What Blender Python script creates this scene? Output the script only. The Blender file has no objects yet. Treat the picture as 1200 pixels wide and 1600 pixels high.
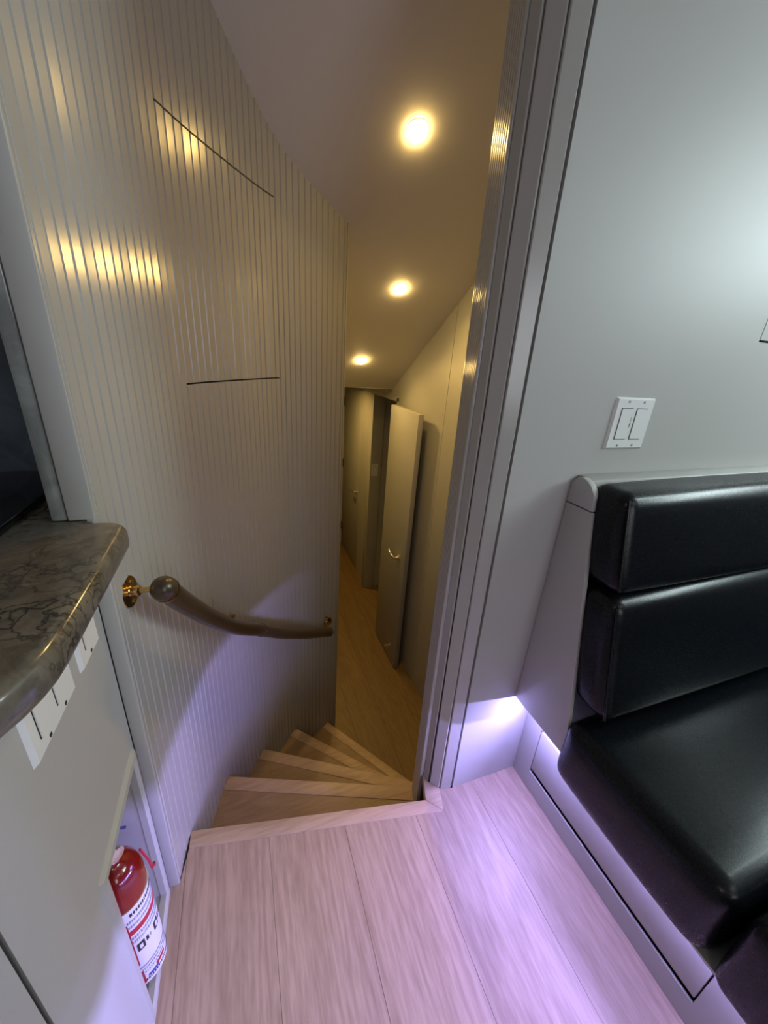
import bpy, bmesh, math, random
from mathutils import Vector, Matrix
random.seed(7)
R = math.radians
SC = bpy.context.scene
COL = SC.collection

# ------------------------------------------------------------------ camera
CAM_H = 1.22
def _n(v):
    return Vector(v).normalized()
_D = _n((-108.0, 1496.0, 600.0))            # world down in camera axes (right, down, forward)
_F = Vector((-235.0, -257.0, 600.0))        # world forward in camera axes
_F = (_F - _D * _D.dot(_F)).normalized()
_S = _D.cross(_F)                           # world right in camera axes
cam_data = bpy.data.cameras.new('camera')
cam = bpy.data.objects.new('camera', cam_data)
COL.objects.link(cam)
cx = Vector((_S[0], _F[0], -_D[0])); cy = -Vector((_S[1], _F[1], -_D[1])); cz = -Vector((_S[2], _F[2], -_D[2]))
cam.matrix_world = Matrix(((cx[0], cy[0], cz[0], 0), (cx[1], cy[1], cz[1], 0), (cx[2], cy[2], cz[2], CAM_H), (0, 0, 0, 1)))
cam_data.sensor_fit = 'HORIZONTAL'
cam_data.sensor_width = 36.0
cam_data.lens = 36.0 * 600.0 / 1200.0
cam_data.clip_start = 0.02
SC.camera = cam

# ------------------------------------------------------------------ view, world, room and fill lights
SC.view_settings.view_transform = 'Standard'
SC.view_settings.look = 'None'
SC.view_settings.gamma = 1.0
SC.view_settings.use_curve_mapping = False
SC.view_settings.exposure = 0.30
W = bpy.data.worlds.new('world'); SC.world = W
W.use_nodes = True
W.node_tree.nodes['Background'].inputs[0].default_value = (0.5, 0.55, 0.62, 1)
W.node_tree.nodes['Background'].inputs[1].default_value = 0.05

def area(name, loc, direction, sx, sy, power, color, shape='RECTANGLE', spread=180, parent=None):
    l = bpy.data.lights.new(name, 'AREA')
    l.shape = shape; l.size = sx; l.size_y = sy
    l.energy = power; l.color = color; l.spread = R(spread)
    o = bpy.data.objects.new(name, l); COL.objects.link(o)
    o.location = loc
    o.rotation_euler = Vector(direction).to_track_quat('-Z', 'Y').to_euler()
    if parent: o.parent = parent
    return o

WARM = (1.0, 0.62, 0.17)
COOL = (0.80, 0.97, 0.98)
VIOLET = (0.40, 0.35, 1.0)
area('window_daylight', (2.53, -0.20, 1.84), (-1, 0.0, -0.10), 1.0, 0.28, 17.0, COOL)
area('bulkhead_fill', (2.05, -0.12, 2.035), (0, 0.45, -0.9), 0.8, 0.08, 7.0, COOL)  # fill without a fixture, added to brighten the bulkhead
area('cabin_fill', (1.25, -1.1, 2.03), (0, 0, -1), 0.6, 0.6, 3.0, (0.95, 0.95, 1.0))  # added ambient fill for the cabin, no lamp modelled
area('aft_door_daylight', (0.95, -2.37, 1.40), (0, 1, 0.02), 0.9, 1.0, 6.5, (0.90, 0.95, 1.0))
area('galley_fill', (-0.55, -0.85, 2.03), (0, 0, -1), 0.14, 0.14, 2.6, (1.0, 0.94, 0.86), 'DISK')  # unseen fill added from the left to lift the post and pilaster
area('corridor_ceiling_lamp', (0.72, 3.45, 1.005), (0, 0, -1), 0.07, 0.07, 4.0, WARM, 'DISK', 160)

# ------------------------------------------------------------------ materials
def mat(name, color, rough=0.5, metal=0.0, bump=0.0, bscale=200.0, coat=0.0, spec=0.5):
    m = bpy.data.materials.new(name); m.use_nodes = True
    nt = m.node_tree; b = nt.nodes['Principled BSDF']
    b.inputs['Base Color'].default_value = (*color, 1)
    b.inputs['Roughness'].default_value = rough
    b.inputs['Metallic'].default_value = metal
    b.inputs['Coat Weight'].default_value = coat
    b.inputs['Specular IOR Level'].default_value = spec
    tc = nt.nodes.new('ShaderNodeTexCoord')
    no = nt.nodes.new('ShaderNodeTexNoise'); no.inputs['Scale'].default_value = bscale
    no.inputs['Detail'].default_value = 3
    nt.links.new(tc.outputs['Object'], no.inputs['Vector'])
    mr = nt.nodes.new('ShaderNodeMapRange')
    mr.inputs[3].default_value = max(0.02, rough - 0.04); mr.inputs[4].default_value = min(1, rough + 0.04)
    nt.links.new(no.outputs['Fac'], mr.inputs[0]); nt.links.new(mr.outputs[0], b.inputs['Roughness'])
    if bump:
        bp = nt.nodes.new('ShaderNodeBump'); bp.inputs['Strength'].default_value = bump
        bp.inputs['Distance'].default_value = 0.002
        nt.links.new(no.outputs['Fac'], bp.inputs['Height']); nt.links.new(bp.outputs[0], b.inputs['Normal'])
    return m

def wood(name, c1, c2, rough=0.45, axis='Y', dark=0.75):
    m = bpy.data.materials.new(name); m.use_nodes = True
    nt = m.node_tree; b = nt.nodes['Principled BSDF']; N = nt.nodes.new; L = nt.links.new
    tc = N('ShaderNodeTexCoord'); oi = N('ShaderNodeObjectInfo')
    add = N('ShaderNodeVectorMath'); add.operation = 'MULTIPLY_ADD'
    comb = N('ShaderNodeCombineXYZ')
    for i in range(3): L(oi.outputs['Random'], comb.inputs[i])
    add.inputs[1].default_value = (7.3, 3.1, 5.7)
    L(comb.outputs[0], add.inputs[0]); L(tc.outputs['Object'], add.inputs[2])
    mp = N('ShaderNodeMapping')
    mp.inputs['Scale'].default_value = (1.0, 0.10, 1.0) if axis == 'Y' else (0.10, 1.0, 1.0)
    L(add.outputs[0], mp.inputs['Vector'])
    n1 = N('ShaderNodeTexNoise'); n1.inputs['Scale'].default_value = 5.5; n1.inputs['Detail'].default_value = 2.5
    n1.inputs['Distortion'].default_value = 0.6
    L(mp.outputs[0], n1.inputs['Vector'])
    # cathedral rings: sine of a smooth noise
    mul = N('ShaderNodeMath'); mul.operation = 'MULTIPLY'; mul.inputs[1].default_value = 95
    L(n1.outputs['Fac'], mul.inputs[0])
    sn = N('ShaderNodeMath'); sn.operation = 'SINE'; L(mul.outputs[0], sn.inputs[0])
    n2 = N('ShaderNodeTexNoise'); n2.inputs['Scale'].default_value = 170; n2.inputs['Detail'].default_value = 4
    L(mp.outputs[0], n2.inputs['Vector'])
    n3 = N('ShaderNodeTexNoise'); n3.inputs['Scale'].default_value = 14; n3.inputs['Detail'].default_value = 2
    L(mp.outputs[0], n3.inputs['Vector'])
    ma = N('ShaderNodeMath'); ma.operation = 'MULTIPLY_ADD'; ma.inputs[1].default_value = 0.11
    L(sn.outputs[0], ma.inputs[0]); L(n2.outputs['Fac'], ma.inputs[2])
    ma2 = N('ShaderNodeMath'); ma2.operation = 'MULTIPLY_ADD'; ma2.inputs[1].default_value = 0.55
    L(n3.outputs['Fac'], ma2.inputs[0]); L(ma.outputs[0], ma2.inputs[2])
    cr = N('ShaderNodeValToRGB'); cr.color_ramp.elements[0].position = 0.45; cr.color_ramp.elements[1].position = 1.05 if 0 else 1.0
    cr.color_ramp.elements[0].color = (*c2, 1); cr.color_ramp.elements[1].color = (*c1, 1)
    L(ma2.outputs[0], cr.inputs[0]); L(cr.outputs[0], b.inputs['Base Color'])
    b.inputs['Roughness'].default_value = rough
    bp = N('ShaderNodeBump'); bp.inputs['Strength'].default_value = 0.12; bp.inputs['Distance'].default_value = 0.001
    L(ma.outputs[0], bp.inputs['Height']); L(bp.outputs[0], b.inputs['Normal'])
    return m

def stone(name, base, vein, light, rough=0.16, scale=5.0, bscale=14):
    m = bpy.data.materials.new(name); m.use_nodes = True
    nt = m.node_tree; b = nt.nodes['Principled BSDF']; N = nt.nodes.new; L = nt.links.new
    tc = N('ShaderNodeTexCoord')
    n1 = N('ShaderNodeTexNoise'); n1.inputs['Scale'].default_value = scale; n1.inputs['Detail'].default_value = 5
    L(tc.outputs['Object'], n1.inputs['Vector'])
    mx = N('ShaderNodeMix'); mx.data_type = 'VECTOR'; mx.inputs[0].default_value = 0.30
    L(tc.outputs['Object'], mx.inputs[4]); L(n1.outputs['Color'], mx.inputs[5])
    v = N('ShaderNodeTexVoronoi'); v.feature = 'DISTANCE_TO_EDGE'; v.inputs['Scale'].default_value = bscale
    L(mx.outputs[1], v.inputs['Vector'])
    n0 = N('ShaderNodeTexNoise'); n0.inputs['Scale'].default_value = scale * 1.7; n0.inputs['Detail'].default_value = 7
    n0.inputs['Distortion'].default_value = 1.8; n0.inputs['Roughness'].default_value = 0.62
    L(tc.outputs['Object'], n0.inputs['Vector'])
    cr0 = N('ShaderNodeValToRGB')
    cr0.color_ramp.elements[0].position = 0.34; cr0.color_ramp.elements[0].color = tuple(.5 * a + .5 * b_ for a, b_ in zip(base, vein)) + (1,)
    cr0.color_ramp.elements[1].position = 0.62; cr0.color_ramp.elements[1].color = tuple(c * 1.2 for c in base) + (1,)
    L(n0.outputs['Fac'], cr0.inputs[0])
    # veins come and go with a broad noise
    vm = N('ShaderNodeMapRange'); vm.inputs[1].default_value = 0.0; vm.inputs[2].default_value = 0.07
    vm.inputs[3].default_value = 1.0; vm.inputs[4].default_value = 0.0
    L(v.outputs['Distance'], vm.inputs[0])
    nm = N('ShaderNodeMapRange'); nm.inputs[1].default_value = 0.42; nm.inputs[2].default_value = 0.60
    L(n1.outputs['Fac'], nm.inputs[0])
    vv = N('ShaderNodeMath'); vv.operation = 'MULTIPLY'; L(vm.outputs[0], vv.inputs[0]); L(nm.outputs[0], vv.inputs[1])
    cr = N('ShaderNodeMix'); cr.data_type = 'RGBA'
    L(vv.outputs[0], cr.inputs[0]); L(cr0.outputs[0], cr.inputs[6]); cr.inputs[7].default_value = (*vein, 1)
    n2 = N('ShaderNodeTexNoise'); n2.inputs['Scale'].default_value = scale * 3; n2.inputs['Detail'].default_value = 6
    n2.inputs['Distortion'].default_value = 1.5
    L(tc.outputs['Object'], n2.inputs['Vector'])
    c2 = N('ShaderNodeValToRGB'); c2.color_ramp.elements[0].position = 0.62; c2.color_ramp.elements[1].position = 0.80
    c2.color_ramp.elements[0].color = (0, 0, 0, 1); c2.color_ramp.elements[1].color = (1, 1, 1, 1)
    L(n2.outputs['Fac'], c2.inputs[0])
    m2 = N('ShaderNodeMix'); m2.data_type = 'RGBA'
    L(c2.outputs[0], m2.inputs[0]); L(cr.outputs[2], m2.inputs[6]); m2.inputs[7].default_value = (*light, 1)
    L(m2.outputs[2], b.inputs['Base Color'])
    b.inputs['Roughness'].default_value = rough
    return m

def emit(name, color, strength):
    m = bpy.data.materials.new(name); m.use_nodes = True
    b = m.node_tree.nodes['Principled BSDF']
    b.inputs['Base Color'].default_value = (*color, 1)
    b.inputs['Emission Color'].default_value = (*color, 1)
    b.inputs['Emission Strength'].default_value = strength
    return m

M = {}
M['paint'] = mat('satin_grey_paint', (0.42, 0.415, 0.395), 0.48, spec=0.4)
M['board'] = mat('gloss_grey_beadboard_paint', (0.40, 0.39, 0.365), 0.21)
M['ceiling'] = mat('matt_ceiling_paint', (0.70, 0.67, 0.64), 0.6, bump=0.03, bscale=300)
M['core'] = mat('shade_dark_core', (0.025, 0.018, 0.012), 0.9)  # backing coloured near-black to stand in for shade deep in the seams
M['gap'] = mat('dark_joint', (0.012, 0.010, 0.009), 0.9)
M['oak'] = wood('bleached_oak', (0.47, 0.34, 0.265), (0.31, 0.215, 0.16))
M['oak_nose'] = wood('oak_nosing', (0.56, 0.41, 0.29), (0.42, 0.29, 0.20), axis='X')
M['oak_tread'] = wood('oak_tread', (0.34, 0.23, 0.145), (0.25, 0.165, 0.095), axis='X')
M['oak_hall_dim'] = wood('oak_corridor_dim', (0.24, 0.15, 0.062), (0.17, 0.10, 0.04))  # same oak as the landing, darkened and yellowed for the dim warm corridor
M['stone'] = stone('brown_grey_marble', (0.130, 0.114, 0.090), (0.030, 0.027, 0.024), (0.21, 0.19, 0.16), scale=9, bscale=21)
M['stone_edge'] = stone('grey_green_marble', (0.22, 0.235, 0.225), (0.15, 0.16, 0.155), (0.28, 0.29, 0.28), scale=7, bscale=6)
M['stone_dark'] = stone('dark_blue_marble', (0.07, 0.085, 0.105), (0.03, 0.036, 0.045), (0.13, 0.15, 0.16), scale=4, bscale=7)
M['blackglass'] = mat('black_glass', (0.004, 0.004, 0.005), 0.06)
M['leather'] = mat('black_leather', (0.004, 0.005, 0.007), 0.28, bump=0.05, bscale=420, spec=0.26)
M['slate'] = mat('slate_panelling', (0.09, 0.09, 0.095), 0.5)
M['brass'] = mat('polished_brass', (0.52, 0.37, 0.15), 0.2, 1.0)
M['bronze'] = mat('dark_bronze_rail', (0.062, 0.040, 0.020), 0.33, 0.2, coat=0.15)
M['chrome'] = mat('chrome', (0.9, 0.87, 0.8), 0.28, 1.0)
M['white'] = mat('white_plastic', (0.74, 0.75, 0.73), 0.3)
M['red'] = mat('red_enamel', (0.20, 0.006, 0.007), 0.16, coat=0.5)
M['label'] = mat('white_label', (0.72, 0.70, 0.72), 0.4)
M['labelred'] = mat('red_print', (0.42, 0.02, 0.04), 0.4)
M['labelblack'] = mat('black_print', (0.02, 0.02, 0.03), 0.4)
M['labelgrey'] = mat('grey_print', (0.25, 0.27, 0.34), 0.4)
M['labelblue'] = mat('blue_print', (0.05, 0.06, 0.30), 0.4)
M['lamp'] = emit('warm_lamp_lens', (1.0, 0.66, 0.21), 112.0)
M['led'] = emit('violet_led', (0.62, 0.56, 1.0), 9.0)
M['screw'] = mat('dark_screw', (0.05, 0.05, 0.06), 0.4, 0.5)

# ------------------------------------------------------------------ mesh helpers
class MB:
    def __init__(s): s.v = []; s.f = []
    def add(s, vs, fs):
        k = len(s.v); s.v += [tuple(p) for p in vs]; s.f += [tuple(i + k for i in f) for f in fs]; return s
    def box(s, x0, x1, y0, y1, z0, z1):
        vs = [(x, y, z) for z in (z0, z1) for y in (y0, y1) for x in (x0, x1)]
        return s.add(vs, [(0, 2, 3, 1), (4, 5, 7, 6), (0, 1, 5, 4), (2, 6, 7, 3), (0, 4, 6, 2), (1, 3, 7, 5)])
    def prism(s, poly, z0, z1):
        """poly: list of (x, y); z0, z1 numbers or functions of (x, y)"""
        a = 0
        for i in range(len(poly)):
            p, q = poly[i], poly[(i + 1) % len(poly)]; a += p[0] * q[1] - q[0] * p[1]
        if a < 0: poly = poly[::-1]
        n = len(poly)
        f0 = z0 if callable(z0) else (lambda x, y: z0)
        f1 = z1 if callable(z1) else (lambda x, y: z1)
        vs = [(x, y, f0(x, y)) for x, y in poly] + [(x, y, f1(x, y)) for x, y in poly]
        fs = [tuple(range(n - 1, -1, -1)), tuple(range(n, 2 * n))]
        fs += [(i, (i + 1) % n, n + (i + 1) % n, n + i) for i in range(n)]
        return s.add(vs, fs)
    def loft(s, bot, top):
        n = len(bot)
        fs = [tuple(range(n - 1, -1, -1)), tuple(range(n, 2 * n))]
        fs += [(i, (i + 1) % n, n + (i + 1) % n, n + i) for i in range(n)]
        return s.add(list(bot) + list(top), fs)
    def ring(s, frames, closed_ends=True):
        """frames: list of equal-length rings of points"""
        n = len(frames[0]); vs = [p for fr in frames for p in fr]; fs = []
        for k in range(len(frames) - 1):
            for i in range(n):
                j = (i + 1) % n
                fs.append((k * n + i, k * n + j, (k + 1) * n + j, (k + 1) * n + i))
        if closed_ends:
            fs.append(tuple(range(n - 1, -1, -1))); m = (len(frames) - 1) * n
            fs.append(tuple(range(m, m + n)))
        return s.add(vs, fs)
    def tube(s, path, r, seg=12):
        P = [Vector(p) for p in path]; fr = []
        up = Vector((0, 0, 1))
        for i, p in enumerate(P):
            t = (P[min(i + 1, len(P) - 1)] - P[max(i - 1, 0)]).normalized()
            u = t.cross(up)
            if u.length < 1e-3: u = t.cross(Vector((1, 0, 0)))
            u.normalize(); w = u.cross(t).normalized()
            rr = r[i] if isinstance(r, (list, tuple)) else r
            fr.append([p + u * (rr * math.cos(a)) + w * (rr * math.sin(a)) for a in [2 * math.pi * k / seg for k in range(seg)]])
        return s.ring(fr)
    def lathe(s, prof, origin, axis, seg=24):
        """prof: list of (radius, height) along axis"""
        ax = Vector(axis).normalized(); o = Vector(origin)
        u = ax.cross(Vector((0, 0, 1)))
        if u.length < 1e-3: u = Vector((1, 0, 0))
        u.normalize(); w = ax.cross(u)
        fr = [[o + ax * h + u * (r * math.cos(a)) + w * (r * math.sin(a)) for a in [2 * math.pi * k / seg for k in range(seg)]] for r, h in prof]
        return s.ring(fr)
    def build(s, name, m, parent=None, smooth=False, bevel=0.0, segs=2, auto=None):
        me = bpy.data.meshes.new(name); me.from_pydata(s.v, [], s.f); me.update()
        bm = bmesh.new(); bm.from_mesh(me)
        bmesh.ops.recalc_face_normals(bm, faces=bm.faces)
        if bevel:
            es = [e for e in bm.edges if len(e.link_faces) == 2 and e.calc_face_angle(0) > 0.5]
            bmesh.ops.bevel(bm, geom=es, offset=bevel, segments=segs, affect='EDGES', profile=0.5, clamp_overlap=True)
        bm.to_mesh(me); bm.free()
        if smooth or bevel:
            for p in me.polygons: p.use_smooth = True
        if smooth or bevel:
            try: me.set_sharp_from_angle(angle=R(auto if auto else 38))
            except Exception: pass
        me.materials.append(m)
        o = bpy.data.objects.new(name, me); COL.objects.link(o)
        if parent: o.parent = parent
        return o

def empty(name, loc=(0, 0, 0)):
    """a thing's root; parts are built in world coordinates, so the root keeps an inverse on them"""
    o = bpy.data.objects.new(name, None); COL.objects.link(o); o.location = loc; o.empty_display_size = 0.05
    return o

def tag(o, label=None, cat=None, group=None, kind=None):
    if label: o['label'] = label
    if cat: o['category'] = cat
    if group: o['group'] = group
    if kind: o['kind'] = kind
    return o

def struct(o, label, cat='room'):
    return tag(o, label, cat, None, 'structure')

def rbox(x0, x1, y0, y1, z0, z1, r, n=7, fn=None, puff=0.0):
    """a box with rounded edges: points of a cube grid pushed out by radius r; fn warps the points"""
    c = Vector(((x0 + x1) / 2, (y0 + y1) / 2, (z0 + z1) / 2)); h = Vector(((x1 - x0) / 2, (y1 - y0) / 2, (z1 - z0) / 2))
    def axis_vals(hh):
        k = [-hh + r * (1 - math.cos(a * math.pi / 2 / 4)) for a in range(4)]
        m = [-hh + r + (2 * hh - 2 * r) * i / n for i in range(n + 1)]
        return k + m + [-q for q in reversed(k)]
    A = [axis_vals(h[i]) for i in range(3)]
    idx = {}; vs = []; fs = []
    def vid(i, j, k):
        key = (i, j, k)
        if key not in idx:
            p = Vector((A[0][i], A[1][j], A[2][k]))
            q = Vector([max(-(h[a] - r), min(h[a] - r, p[a])) for a in range(3)])
            d = p - q
            if d.length > 1e-9: p = q + d.normalized() * r
            if puff:
                fx = 1 - abs(p.x / h.x) ** 3; fy = 1 - abs(p.y / h.y) ** 3; fz = 1 - abs(p.z / h.z) ** 3
                p = p + Vector((math.copysign(puff, p.x) * fy * fz * (abs(p.x) > h.x - r * 1.01),
                                math.copysign(puff, p.y) * fx * fz * (abs(p.y) > h.y - r * 1.01),
                                math.copysign(puff, p.z) * fx * fy * (abs(p.z) > h.z - r * 1.01)))
            p = p + c
            idx[key] = len(vs); vs.append(fn(p) if fn else p)
        return idx[key]
    L = len(A[0])
    for a in range(L - 1):
        for b in range(L - 1):
            for s in (0, L - 1):
                fs.append((vid(s, a, b), vid(s, a + 1, b), vid(s, a + 1, b + 1), vid(s, a, b + 1)))
                fs.append((vid(a, s, b), vid(a + 1, s, b), vid(a + 1, s, b + 1), vid(a, s, b + 1)))
                fs.append((vid(a, b, s), vid(a + 1, b, s), vid(a + 1, b + 1, s), vid(a, b + 1, s)))
    return MB().add(vs, fs)

def clip(poly, a, b, c):
    """keep a*x + b*y <= c"""
    out = []
    for i in range(len(poly)):
        p, q = poly[i], poly[(i + 1) % len(poly)]
        dp, dq = a * p[0] + b * p[1] - c, a * q[0] + b * q[1] - c
        if dp <= 0: out.append(p)
        if dp * dq < 0:
            t = dp / (dp - dq); out.append((p[0] + t * (q[0] - p[0]), p[1] + t * (q[1] - p[1])))
    return out

# ------------------------------------------------------------------ shared plan of the stairwell
YW = 0.641                                   # plane of the bulkhead
ZC = 2.05                                    # cabin ceiling
RISE = 0.2
ZL = -1.0                                    # lower corridor floor
XR = 1.08                                    # corridor right wall
def slope_z(x, y): return 2.643 - 0.59 * y
WALL = [(-.212, .641), (-.2065, .70), (-.195, .756), (-.121, 1.023), (.004, 1.247), (.169, 1.469), (.372, 1.619), (.424, 1.650)]
def catmull(pts, per=16):
    P = [Vector(p) for p in pts]; P = [2 * P[0] - P[1]] + P + [2 * P[-1] - P[-2]]
    out = []
    for i in range(1, len(P) - 2):
        p0, p1, p2, p3 = P[i - 1:i + 3]
        # centripetal spacing keeps uneven points smooth
        t0 = 0; t1 = t0 + (p1 - p0).length ** .5; t2 = t1 + (p2 - p1).length ** .5; t3 = t2 + (p3 - p2).length ** .5
        for k in range(per):
            t = t1 + (t2 - t1) * k / per
            a1 = p0 * ((t1 - t) / (t1 - t0)) + p1 * ((t - t0) / (t1 - t0))
            a2 = p1 * ((t2 - t) / (t2 - t1)) + p2 * ((t - t1) / (t2 - t1))
            a3 = p2 * ((t3 - t) / (t3 - t2)) + p3 * ((t - t2) / (t3 - t2))
            b1 = a1 * ((t2 - t) / (t2 - t0)) + a2 * ((t - t0) / (t2 - t0))
            b2 = a2 * ((t3 - t) / (t3 - t1)) + a3 * ((t - t1) / (t3 - t1))
            out.append(b1 * ((t2 - t) / (t2 - t1)) + b2 * ((t - t1) / (t2 - t1)))
    out.append(P[-2]); return out
CURVE = catmull(WALL)
CUM = [0.0]
for a_, b_ in zip(CURVE[:-1], CURVE[1:]): CUM.append(CUM[-1] + (b_ - a_).length)
def at_s(s, off=0.0):
    s = max(0.0, min(CUM[-1], s))
    for i in range(len(CUM) - 1):
        if s <= CUM[i + 1] + 1e-9:
            t = (s - CUM[i]) / (CUM[i + 1] - CUM[i]); p = CURVE[i].lerp(CURVE[i + 1], t)
            d = (CURVE[min(i + 2, len(CURVE) - 1)] - CURVE[max(i - 1, 0)]).normalized()
            return p + Vector((d.y, -d.x)) * off
def near_s(x, y):
    k = min(range(len(CURVE)), key=lambda i: (CURVE[i] - Vector((x, y))).length); return CUM[k]

# ------------------------------------------------------------------ wall_left: curved beadboard
n_seg = 26
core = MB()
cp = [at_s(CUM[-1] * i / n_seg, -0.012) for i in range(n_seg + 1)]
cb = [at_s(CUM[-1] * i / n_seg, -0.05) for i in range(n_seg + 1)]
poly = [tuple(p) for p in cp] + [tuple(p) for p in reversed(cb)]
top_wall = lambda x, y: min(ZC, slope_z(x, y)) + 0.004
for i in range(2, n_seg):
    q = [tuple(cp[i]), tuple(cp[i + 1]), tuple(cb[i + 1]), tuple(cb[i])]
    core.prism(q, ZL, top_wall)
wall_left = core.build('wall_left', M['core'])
struct(wall_left, 'curved grey beadboard wall of narrow vertical boards beside the stairs', 'wall')
sA, sB = near_s(-.109, 1.045), near_s(.15, 1.443)
pitch = (sB - sA) / 17
edges = []
s = sA
while s > 0.012: s -= pitch
s += pitch
edges = [0.0]
while s < CUM[-1] - 0.004:
    if s > 0.006: edges.append(s)
    s += pitch
edges.append(CUM[-1])
panel = empty('access_panel', (0.0, 1.25, 1.13)); panel.parent = wall_left
panel['label'] = 'flush hatch cut into the beadboard with dark seams'
def board_mesh(s0, s1, z0, z1):
    g = 0.0030; d = 0.0040
    q = random.Random(round(s0 * 5000)).uniform(-.00035, .00035)      # each board sits a little askew
    pts = [at_s(s0, -d), at_s(s0 + g, q), at_s(s1 - g, -q), at_s(s1, -d), at_s(s1, -0.0115), at_s(s0, -0.0115)]
    return MB().prism([tuple(p) for p in pts], z0, z1)
ZH0, ZH1 = 1.132, 1.640
for s0, s1 in zip(edges[:-1], edges[1:]):
    if s0 > sA - 0.004 and s1 < sB + 0.004:
        e = 0.0012 if s1 > sB - 0.004 else 0
        board_mesh(s0, s1, ZL, ZH0 - 0.002).build('board', M['board'], wall_left)
        b = board_mesh(s0, s1 - e, ZH0 + 0.002, ZH1 - 0.002).build('board', M['board'])
        b.parent = panel; b.matrix_parent_inverse = Matrix.Translation((0.0, -1.25, -1.13))
        board_mesh(s0, s1, ZH1 + 0.002, top_wall).build('board', M['board'], wall_left)
    else:
        board_mesh(s0, s1, ZL, top_wall).build('board', M['board'], wall_left)
# end cap of the curved wall, then the corridor's hidden left wall
pe, pb = at_s(CUM[-1], 0), at_s(CUM[-1], -0.09)
MB().prism([tuple(pe), (pe.x + .004, pe.y + .004), (pb.x + .004, pb.y + .004), tuple(pb)], ZL, top_wall).build('end_cap', M['board'], wall_left)
w = MB().box(pb.x - 0.06, pb.x, pb.y, 5.0, ZL, 1.66).build('wall_corridor', M['paint'])
struct(w, 'painted corridor wall running on behind the curved beadboard', 'wall')

# ------------------------------------------------------------------ ceilings
th = 0.03
c = MB()
y0, y1 = (2.643 - ZC) / 0.59, 2.76
c.add([(-.9, y0, ZC), (1.6, y0, ZC), (1.6, y1, slope_z(0, y1)), (-.9, y1, slope_z(0, y1)),
       (-.9, y0, ZC + th), (1.6, y0, ZC + th), (1.6, y1, slope_z(0, y1) + th), (-.9, y1, slope_z(0, y1) + th)],
      [(0, 3, 2, 1), (4, 5, 6, 7), (0, 1, 5, 4), (1, 2, 6, 5), (2, 3, 7, 6), (3, 0, 4, 7)])
ceiling = struct(c.build('ceiling', M['ceiling']), 'sloping matt ceiling over the stairs with small round downlights', 'ceiling')
struct(MB().box(-1.7, 2.6, -2.4, y0, ZC, ZC + th).build('ceiling', M['ceiling']), 'flat cabin ceiling above the settee, out of frame', 'ceiling')
struct(MB().box(0.2, 1.7, 2.76, 5.0, 1.012, 1.05).build('ceiling', M['ceiling']), 'low flat corridor ceiling beyond the sloping ceiling', 'ceiling')

# ------------------------------------------------------------------ floors
nose0 = [(-.197, .754), (.448, .633)]
OUT0, OUT1, OUT2 = (-.198, .713), (.486, .589), (.504, .651)
land = [(-.245, -1.6), (.772, -1.6), (.772, .641), (.56, .641), (.541, .641), OUT2, OUT1, OUT0, (-.212, .642), (-.245, .642)]
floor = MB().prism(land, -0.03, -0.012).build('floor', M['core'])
struct(floor, 'landing floor of wide bleached oak planks', 'floor')
xs = [-.245, -.2015, 0.0, .201, .403, .6095, .773]
for a, b in zip(xs[:-1], xs[1:]):
    q = clip(clip(land, -1, 0, -(a + .0004)), 1, 0, b - .0004)
    if len(q) >= 3:
        MB().prism(q, -0.011, 0.0).build('plank', M['oak'], floor)
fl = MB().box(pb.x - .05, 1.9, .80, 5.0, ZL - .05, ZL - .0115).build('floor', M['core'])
struct(fl, 'lower corridor floor of oak planks at the foot of the stairs', 'floor')
x = .36
while x < 1.9:
    MB().box(x + .0006, min(x + .2, 1.9) - .0006, .84, 5.0, ZL - .011, ZL).build('plank', M['oak_hall_dim'], fl)
    x += .2
struct(MB().box(.772, 2.5, -2.3, .641, -.03, -.001).build('floor', M['oak']), 'oak floor under the black settee', 'floor')
struct(MB().box(-1.6, -.245, -2.3, .9, -.03, -.001).build('floor', M['oak']), 'oak floor under the galley cabinet', 'floor')

# ------------------------------------------------------------------ staircase
stair = empty('staircase', (0.3, 1.0, ZL))
def inv(o, root): o.parent = root; o.matrix_parent_inverse = Matrix.Translation(-root.location); return o
noses = [((-.197, .754), (.448, .633)), ((-.121, 1.023), (.503, .788)), ((.004, 1.247), (.735, .83)),
         ((.169, 1.469), (.80, .83)), ((.372, 1.619), (.938, .83))]
def wall_between(p, q):
    a, b = near_s(*p), near_s(*q); return [tuple(at_s(a + (b - a) * i / 6.0, -.002)) for i in range(7)]
def strip(p, q, wdt):
    """nosing strip along the front edge p->q, lying behind it (towards the upper step)"""
    d = (Vector(q) - Vector(p)).normalized(); nb = Vector((d.y, -d.x))
    if nb.y > 0: nb = -nb
    a = Vector(p) + nb * wdt; b = Vector(q) + nb * wdt
    return [p, q, tuple(b), tuple(a)]
for k in range(1, 5):
    z = -RISE * k
    (a0, b0), (a1, b1) = noses[k - 1], noses[k]
    wl = wall_between(a0, a1)
    if k == 1: right = [b1, (.472, .704), (.46, .64), b0]
    elif k == 2: right = [b1, (.60, .83), (.505, .79)]
    else: right = [b1, b0]
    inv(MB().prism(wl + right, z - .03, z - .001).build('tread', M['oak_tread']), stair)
    q = strip(a1, b1, .046)
    # trim the strip's wall end along the wall
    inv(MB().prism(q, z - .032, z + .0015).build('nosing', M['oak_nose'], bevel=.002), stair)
for k in range(0, 5):
    z = -RISE * k
    a, b = noses[k]
    q = strip(a, b, .016); q = [(p[0], p[1]) for p in q]
    d = (Vector(b) - Vector(a)).normalized(); nb = Vector((d.y, -d.x)); nb = -nb if nb.y > 0 else nb
    q = [tuple(Vector(p) + nb * .012) for p in q]
    inv(MB().prism(q, z - RISE, z - .03).build('riser', M['oak_tread']), stair)
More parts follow.
